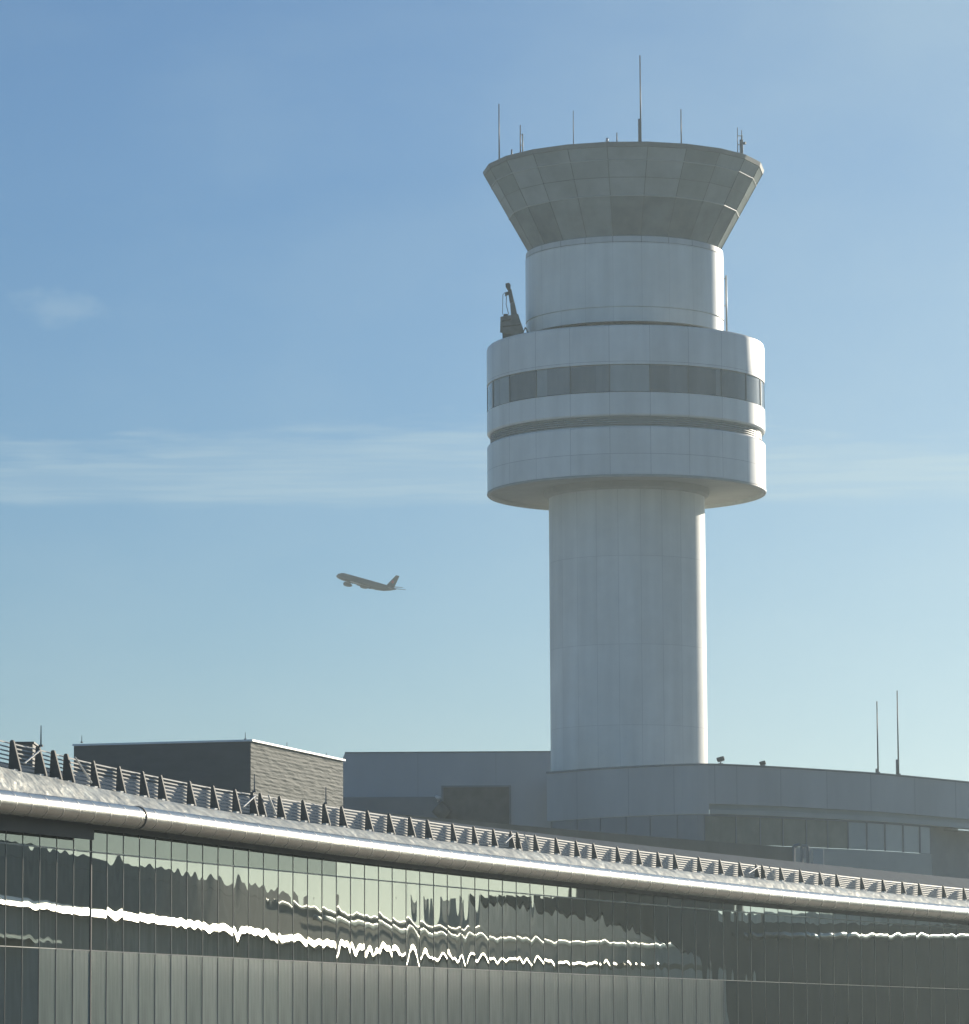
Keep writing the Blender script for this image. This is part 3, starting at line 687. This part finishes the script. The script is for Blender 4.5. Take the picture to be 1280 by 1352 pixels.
# ------------------------------------------------------------------ roof-top plant room
DPR = 200.0
cor = P(331, 979, DPR); ZP = cor.z
sdv = Vector((.27, .963, 0)).normalized(); fdv = Vector((-sdv.y, sdv.x, 0))
Lf, Ls = 8.75, 14.2
m_prf = mat('plant_dark_cladding', (0.125, 0.125, 0.115), 0.6, var=.12, vscale=.8, stretch=(1, 1, 3))
m_prs = mat('plant_ribbed_cladding', (0.19, 0.20, 0.175), 0.7, 0.0, spec=.1)
nt = m_prs.node_tree; b_ = nt.nodes['Principled BSDF']
tc = N(nt, 'ShaderNodeTexCoord'); mp = N(nt, 'ShaderNodeMapping'); mp.inputs['Scale'].default_value = (0.9, 0.9, 5.5)
nt.links.new(tc.outputs['Object'], mp.inputs[0]); nz = N(nt, 'ShaderNodeTexNoise'); nz.inputs['Scale'].default_value = 1.0; nz.inputs['Detail'].default_value = 4
nt.links.new(mp.outputs[0], nz.inputs['Vector']); bp = N(nt, 'ShaderNodeBump'); bp.inputs['Distance'].default_value = .09; bp.inputs['Strength'].default_value = 1
nt.links.new(nz.outputs['Fac'], bp.inputs['Height']); nt.links.new(bp.outputs[0], b_.inputs['Normal'])
pr = thing('plant_room', 'boxy dark plant room with a ribbed sunlit side on the terminal roof', 'plant room', (cor.x, cor.y, EYE + 9.5))
hh = ZP - EYE - 9.5
def prp(f, s, z): return fdv * f + sdv * s + Vector((0, 0, z))
mesh('front_wall', [prp(0, 0, 0), prp(Lf, 0, 0), prp(Lf, 0, hh), prp(0, 0, hh)], [(0, 1, 2, 3)], m_prf, pr)
# ribbed side: real horizontal corrugation
vs = []; fs = []; nrb = 30
sn = Vector((sdv.y, -sdv.x, 0))
for i in range(nrb * 2 + 1):
    z = hh * i / (nrb * 2); o_ = .012 if i % 2 else 0.0
    vs += [prp(0, 0, z) + sn * o_, prp(0, Ls, z) + sn * o_]
for i in range(nrb * 2): fs.append((2 * i, 2 * i + 1, 2 * i + 3, 2 * i + 2))
mesh('side_wall', vs, fs, m_prs, pr)
mesh('back_wall', [prp(0, Ls, 0), prp(Lf, Ls, 0), prp(Lf, Ls, hh), prp(0, Ls, hh), prp(Lf, 0, 0), prp(Lf, 0, hh)], [(0, 1, 2, 3), (1, 4, 5, 2)], m_prf, pr)
mesh('roof', [prp(0, 0, hh - .05), prp(Lf, 0, hh - .05), prp(Lf, Ls, hh - .05), prp(0, Ls, hh - .05)], [(0, 1, 2, 3)], m_roof, pr)
mb = MB()
Mx = Matrix(((fdv.x, sdv.x, 0, 0), (fdv.y, sdv.y, 0, 0), (0, 0, 1, 0), (0, 0, 0, 1)))
mb.box((-.12, -.06, hh + .002), (Lf + .05, .10, hh + .09), Mx); mb.box((-.12, .102, hh + .002), (.06, Ls + .05, hh + .09), Mx)
mb.build('coping', mat('coping_metal', (.8, .8, .78), .4, .5), pr)
# small roof unit at the far left
ru0 = P(36, 984, 190)
ru = thing('roof_unit', 'low dark ventilation unit on the roof behind the left end of the fence', 'roof unit', (ru0.x, ru0.y, EYE + 9.5))
mb = MB(); mb.box((-.5, -1, 0), (.35, 1, ru0.z - EYE - 9.5)); mb.build('casing', m_prf, ru, False, .05)
mb = MB(); mb.box((-.56, -1.05, ru0.z - EYE - 9.5 + .003), (.41, 1.05, ru0.z - EYE - 9.42)); mb.build('cap', m_crd, ru)

# lightning rods
def rod(px, y0, y1, D, zb, label, r=.03):
    p = P(px, y1, D); zt = P(px, y0, D).z; t = thing('lightning_rod', label, 'lightning rod', (p.x, p.y, zb), 'lightning rods on the roofs')
    mb = MB(); mb.tube((0, 0, 0), (0, 0, zt - zb), r, r * .5, 6); mb.build('spike', m_pole, t)
    mb = MB(); mb.tube((0, 0, 0), (0, 0, .06), r * 2.6, n=8); mb.build('base', m_pole, t)
for px, y0, lab in ((54, 958, 'tall lightning rod on a fin near the left end of the fence'), (336, 1022, 'lightning rod on the doubled fin in front of the ribbed plant room side'), (430.5, 1039, 'lightning rod on the fin near the right edge of the plant room')):
    zz = ptp(px).z; rod(px, y0, yft(px), Df(px) + .35, zz - .02, lab, .028)
rod(108, 971, 983, 201.6, ZP + .09, 'short lightning rod on the left end of the plant room roof', .022)
rod(324, 967, 979, 200.3, ZP + .09, 'short lightning rod at the front corner of the plant room roof', .022)
rod(379, 980, 990, 205.6, ZP + .09, 'short lightning rod halfway along the ribbed side of the plant room', .022)
rod(431, 994, 1001, 211.9, ZP + .09, 'short lightning rod at the far end of the ribbed plant room side', .022)

# duct work between the terminal roof and the base building
dk0 = P(1058, 1128, 238); zr = EYE + 9.0
dk = thing('roof_duct', 'grey boxy duct frame on the roof in front of the ribbon windows', 'duct', (dk0.x, dk0.y, zr))
def dp_(x, y): p = P(x, y, 238); return Vector((p.x - dk0.x, 0, p.z - zr))
mb = MB()
for (x0, y0, x1, y1, r) in ((1048, 1140, 1048, 1118, .10), (1048, 1118, 1056, 1115, .10), (1059, 1140, 1059, 1117, .08), (1067, 1140, 1067, 1117, .08), (1059, 1117, 1067, 1117, .08)):
    mb.tube(dp_(x0, y0), dp_(x1, y1), r)
mb.build('pipe_frame', m_bd, dk)
mb = MB(); a = dp_(1073, 1122); b = dp_(1088, 1150); mb.box((a.x, -.4, b.z), (b.x, .4, a.z)); mb.build('duct_box', m_bw2, dk, False, .04)
mb = MB(); a = dp_(1060, 1120); b = dp_(1066, 1133); mb.box((a.x, .1, b.z), (b.x, .3, a.z)); mb.build('hatch', m_bw, dk)

# ================================================================== OPPOSITE CONCOURSE (seen mirrored in the glass)
conc = thing('concourse_building', 'dark concourse facing the terminal, seen mirrored as bright wavy lines in its glass', 'building', (0, 0, 0))
OPC = [Vector(v + (0,)) for v in ((28, 162.5), (33.2, 171.4), (40.2, 183.2), (46, 193), (54.3, 206.7), (63.3, 220.6), (78.8, 241.1), (96.9, 264.6), (114.9, 287.7), (134, 316), (146, 346), (152, 385), (155, 440))]  # far end bent left to close off sky in the mirrored view
fine = []
for i in range(len(OPC) - 1):
    for k_ in range(6): fine.append(OPC[i].lerp(OPC[i + 1], k_ / 6))
fine.append(OPC[-1])
for _ in range(3): fine = [fine[0]] + [(fine[i - 1] + fine[i] * 2 + fine[i + 1]) / 4 for i in range(1, len(fine) - 1)] + [fine[-1]]
m_cd = mat('concourse_wall', (0.46, 0.50, 0.48), 0.5, var=.3, vscale=.3, stretch=(1, 1, .3))
m_wedge = mat('wedge_dark', (0.07, 0.08, 0.078), 0.8, var=.2, vscale=.3)
m_cd2 = mat('concourse_dark', (0.42, 0.46, 0.44), 0.85, var=.2, vscale=.3)
Z = EYE
NEG = -1  # the glazed side looks back at the terminal
m_pol = mat('polished_metal', (0.90, 0.89, 0.84), 0.36, 1.0)
sweep('wall', fine, [(0.6, Z + 7.4), (0.6, 0)], m_cd, conc)
sweep('gutter', fine[:44], [(-.10, Z + 7.42), (-.06, Z + 7.40), (.29, Z + 7.84), (.25, Z + 7.88)], m_pol, conc, closed=True)  # tilted strip shaped to throw the sun glint into the terminal glass
sweep('gutter', fine[43:52], [(-.04, Z + 7.60), (-.01, Z + 7.58), (.15, Z + 7.74), (.12, Z + 7.76)], m_pol, conc, closed=True)  # narrower glint strip where the mirrored line thins
sweep('parapet', fine, [(0.30, Z + 7.8), (0.30, Z + 9.80)], m_cd2, conc)
sweep('roof', fine, [(0.31, Z + 9.80), (30, Z + 9.75), (30, 0)], m_cd2, conc)
sweep('sky_blocker', fine[47:], [(.4, Z + 9.82), (.4, Z + 12.3), (1.3, Z + 12.3), (1.3, Z + 9.82)], m_cd, conc, closed=True)  # added unseen block hiding pale sky from the mirrored view
sweep('eaves_trim', fine[34:48], [(.12, Z + 9.72), (.10, Z + 9.86), (.28, Z + 9.97), (.30, Z + 9.81)], m_pol, conc, closed=True)
sweep('upper_glint_tube', [p + Vector((0, 0, Z + 9.25)) for p in fine[37:56]], [(a * .2 + .05, b) for a, b in ring(.17, 14)], m_pol, conc, True, closed=True)  # added tube giving the second bright mirrored line
sweep('canopy', fine[:16], [(-.9, Z + 5.75), (.58, Z + 5.85), (.58, Z + 6.1), (-.9, Z + 5.9)], m_pol, conc, closed=True)  # added metal shelf giving the lower bright mirrored line
sweep('roof_screen', fine[:38], [(.32, Z + 9.82), (.32, Z + 10.5), (2.5, Z + 10.5), (2.5, Z + 9.82)], m_cd2, conc, closed=True)
# added unseen dark wedge; its mirror image stands in for the facade's curved shadow
wedge = thing('mirror_wedge', 'added dark wedge, unseen directly, mirrored as a curved shadow in the terminal glass', 'building', (0, 0, 0))
ac = [(62.4, 233.0, 9.50, 9.75), (64.6, 237.5, 9.28, 9.85), (66.6, 241.7, 8.93, 9.95), (66.75, 241.9, 8.9, 13.0), (69.0, 246.2, 8.36, 13.0), (71.5, 250.7, 7.48, 13.0),
      (72.6, 252.7, 6.95, 13), (73.6, 254.6, 6.26, 13.0), (74.5, 256.1, 5.31, 13.0), (74.6, 256.3, -8, 13.0), (75.5, 257.9, -8, 13.0), (75.6, 258.1, -8, 8.96), (81.6, 268.2, -8, 9.11), (92.5, 285.5, -8, 9.55), (99, 296, -8, 9.8)]
vs = []; fs = []
for x, y, b_, t_ in ac:
    for dx, z in ((0, b_), (0, t_), (4.5, t_), (4.5, b_)): vs.append((x + dx * .7, y + dx * .7, EYE + z))
for i in range(len(ac) - 1):
    for k_ in range(4): fs.append((4 * i + k_, 4 * i + (k_ + 1) % 4, 4 * i + 4 + (k_ + 1) % 4, 4 * i + 4 + k_))
fs += [(3, 2, 1, 0), tuple(range(4 * len(ac) - 4, 4 * len(ac)))]
mesh('body', vs, fs, m_wedge, wedge)
sweep('gutter', [Vector((75.4, 258.4, EYE + 8.05)), Vector((81.4, 268.5, EYE + 8.25)), Vector((92.3, 285.8, EYE + 8.69)), Vector((98.8, 296.3, EYE + 8.95))], ring(.22, 14), m_alu, wedge, True, closed=True)  # added metal tube giving the bright line mirrored at far right

# ================================================================== AIRLINER
DA = 3350.0
pc = P(483.5, 770, DA)
pl = thing('airliner', 'twin engined jet airliner climbing away to the left of the tower', 'airliner', pc)
AZ, PT = R(40), R(16.0)
hd = Vector((-math.cos(AZ) * math.cos(PT), math.sin(AZ) * math.cos(PT), math.sin(PT)))
lf = Vector((0, 0, 1)).cross(hd).normalized(); upv = hd.cross(lf)
pl.matrix_world = Matrix(((hd.x, lf.x, upv.x, pc.x), (hd.y, lf.y, upv.y, pc.y), (hd.z, lf.z, upv.z, pc.z), (0, 0, 0, 1)))
m_fus = mat('airliner_dark_skin', (0.045, 0.055, 0.06), 0.4, var=.04, vscale=.1)  # near-black airliner colours stand in for its backlit silhouette
m_bel = mat('airliner_near_black', (0.012, 0.015, 0.018), 0.4)
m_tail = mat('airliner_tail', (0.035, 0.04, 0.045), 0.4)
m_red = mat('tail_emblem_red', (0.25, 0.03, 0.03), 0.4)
L = 64.0
st = [(32, .15, -.9), (31.3, 1.0, -.75), (29.5, 1.95, -.4), (27, 2.7, -.1), (24, 3.05, 0), (0, 3.1, 0), (-12, 3.1, 0), (-20, 2.6, .45), (-26, 1.7, 1.1), (-30, .8, 1.6), (-32, .3, 1.8)]
vs = []; fs = []; n = 20
for x_, r_, z_ in st:
    for k_ in range(n):
        a = 2 * PI * k_ / n; vs.append((x_, r_ * math.cos(a), z_ + r_ * math.sin(a)))
for i in range(len(st) - 1):
    for k_ in range(n): fs.append((i * n + k_, i * n + (k_ + 1) % n, (i + 1) * n + (k_ + 1) % n, (i + 1) * n + k_))
fs += [tuple(range(n)), tuple(range((len(st) - 1) * n, len(st) * n))]
mi = [1 if (i % n) / n > .58 and (i % n) / n < .92 else 0 for i in range((len(st) - 1) * n)] + [0, 0]
fus = mesh('fuselage', vs, fs, [m_fus, m_bel], pl, True, mi=mi)
def foil(name, root, tip, m, parent):
    """root/tip: (lead, trail, y, z, thick)"""
    vs = []
    for le, te, y, z, th in (root, tip):
        vs += [Vector((le, y, z)), Vector((le * .65 + te * .35, y, z + th)), Vector((te, y, z)), Vector((le * .65 + te * .35, y, z - th))]
    return vs, [(0, 1, 5, 4), (1, 2, 6, 5), (2, 3, 7, 6), (3, 0, 4, 7), (0, 3, 2, 1), (4, 5, 6, 7)]
for s in (1, -1):
    v, f = foil('wing', (11, -3, s * 2.6, -1.8, .75), (-9.5, -12, s * 31, 1.3, .15), m_bel, pl); mesh('wing', v, f, m_bel, pl)
    v, f = foil('tailplane', (-24, -30, s * .8, 1.5, .3), (-31, -33.5, s * 10.6, 2.4, .1), m_bel, pl); mesh('tailplane', v, f, m_bel, pl)
    mb = MB(); y = s * 9.7
    vs = []; fs = []
    es = [(13.2, 1.55), (12.4, 1.8), (10, 1.85), (7.5, 1.5), (6.2, 1.0), (5.2, .4)]
    for x_, r_ in es:
        for k_ in range(14): a = 2 * PI * k_ / 14; vs.append((x_, y + r_ * math.cos(a), -3.9 + r_ * math.sin(a)))
    for i in range(len(es) - 1):
        for k_ in range(14): fs.append((i * 14 + k_, i * 14 + (k_ + 1) % 14, (i + 1) * 14 + (k_ + 1) % 14, (i + 1) * 14 + k_))
    fs += [tuple(range(14)), tuple(range((len(es) - 1) * 14, len(es) * 14))]
    en = mesh('engine', vs, fs, m_bel, pl, True)
    mb = MB(); mb.box((4.5, y - .25, -2.3), (10.5, y + .25, -1.35)); mb.build('pylon', m_bel, en)
def finv(le0, te0, z0, le1, te1, z1, t0, t1):
    return [Vector((le0, 0, z0)), Vector(((le0 + te0) / 2, t0, z0)), Vector((te0, 0, z0)), Vector(((le0 + te0) / 2, -t0, z0)),
            Vector((le1, 0, z1)), Vector(((le1 + te1) / 2, t1, z1)), Vector((te1, 0, z1)), Vector(((le1 + te1) / 2, -t1, z1))]
ff = [(0, 1, 5, 4), (1, 2, 6, 5), (2, 3, 7, 6), (3, 0, 4, 7), (0, 3, 2, 1), (4, 5, 6, 7)]
tf = mesh('tail_fin', finv(-20.5, -29.5, 2.0, -29, -32.6, 12.4, .45, .2), ff, m_tail, pl)
mb = MB(); mb.tube((-27.2, -.60, 6.6), (-27.2, .60, 6.6), 1.35, n=12); mb.build('tail_emblem', m_red, tf)
mb = MB(); mb.box((27.6, -2.1, .95), (28.9, 2.1, 1.5)); mb.build('cockpit_window', m_tail, fus)
mb = MB(); mb.box((-8, -3.4, -3.3), (7, 3.4, -1.4)); mb.build('wing_fairing', m_bel, pl, False, .8)
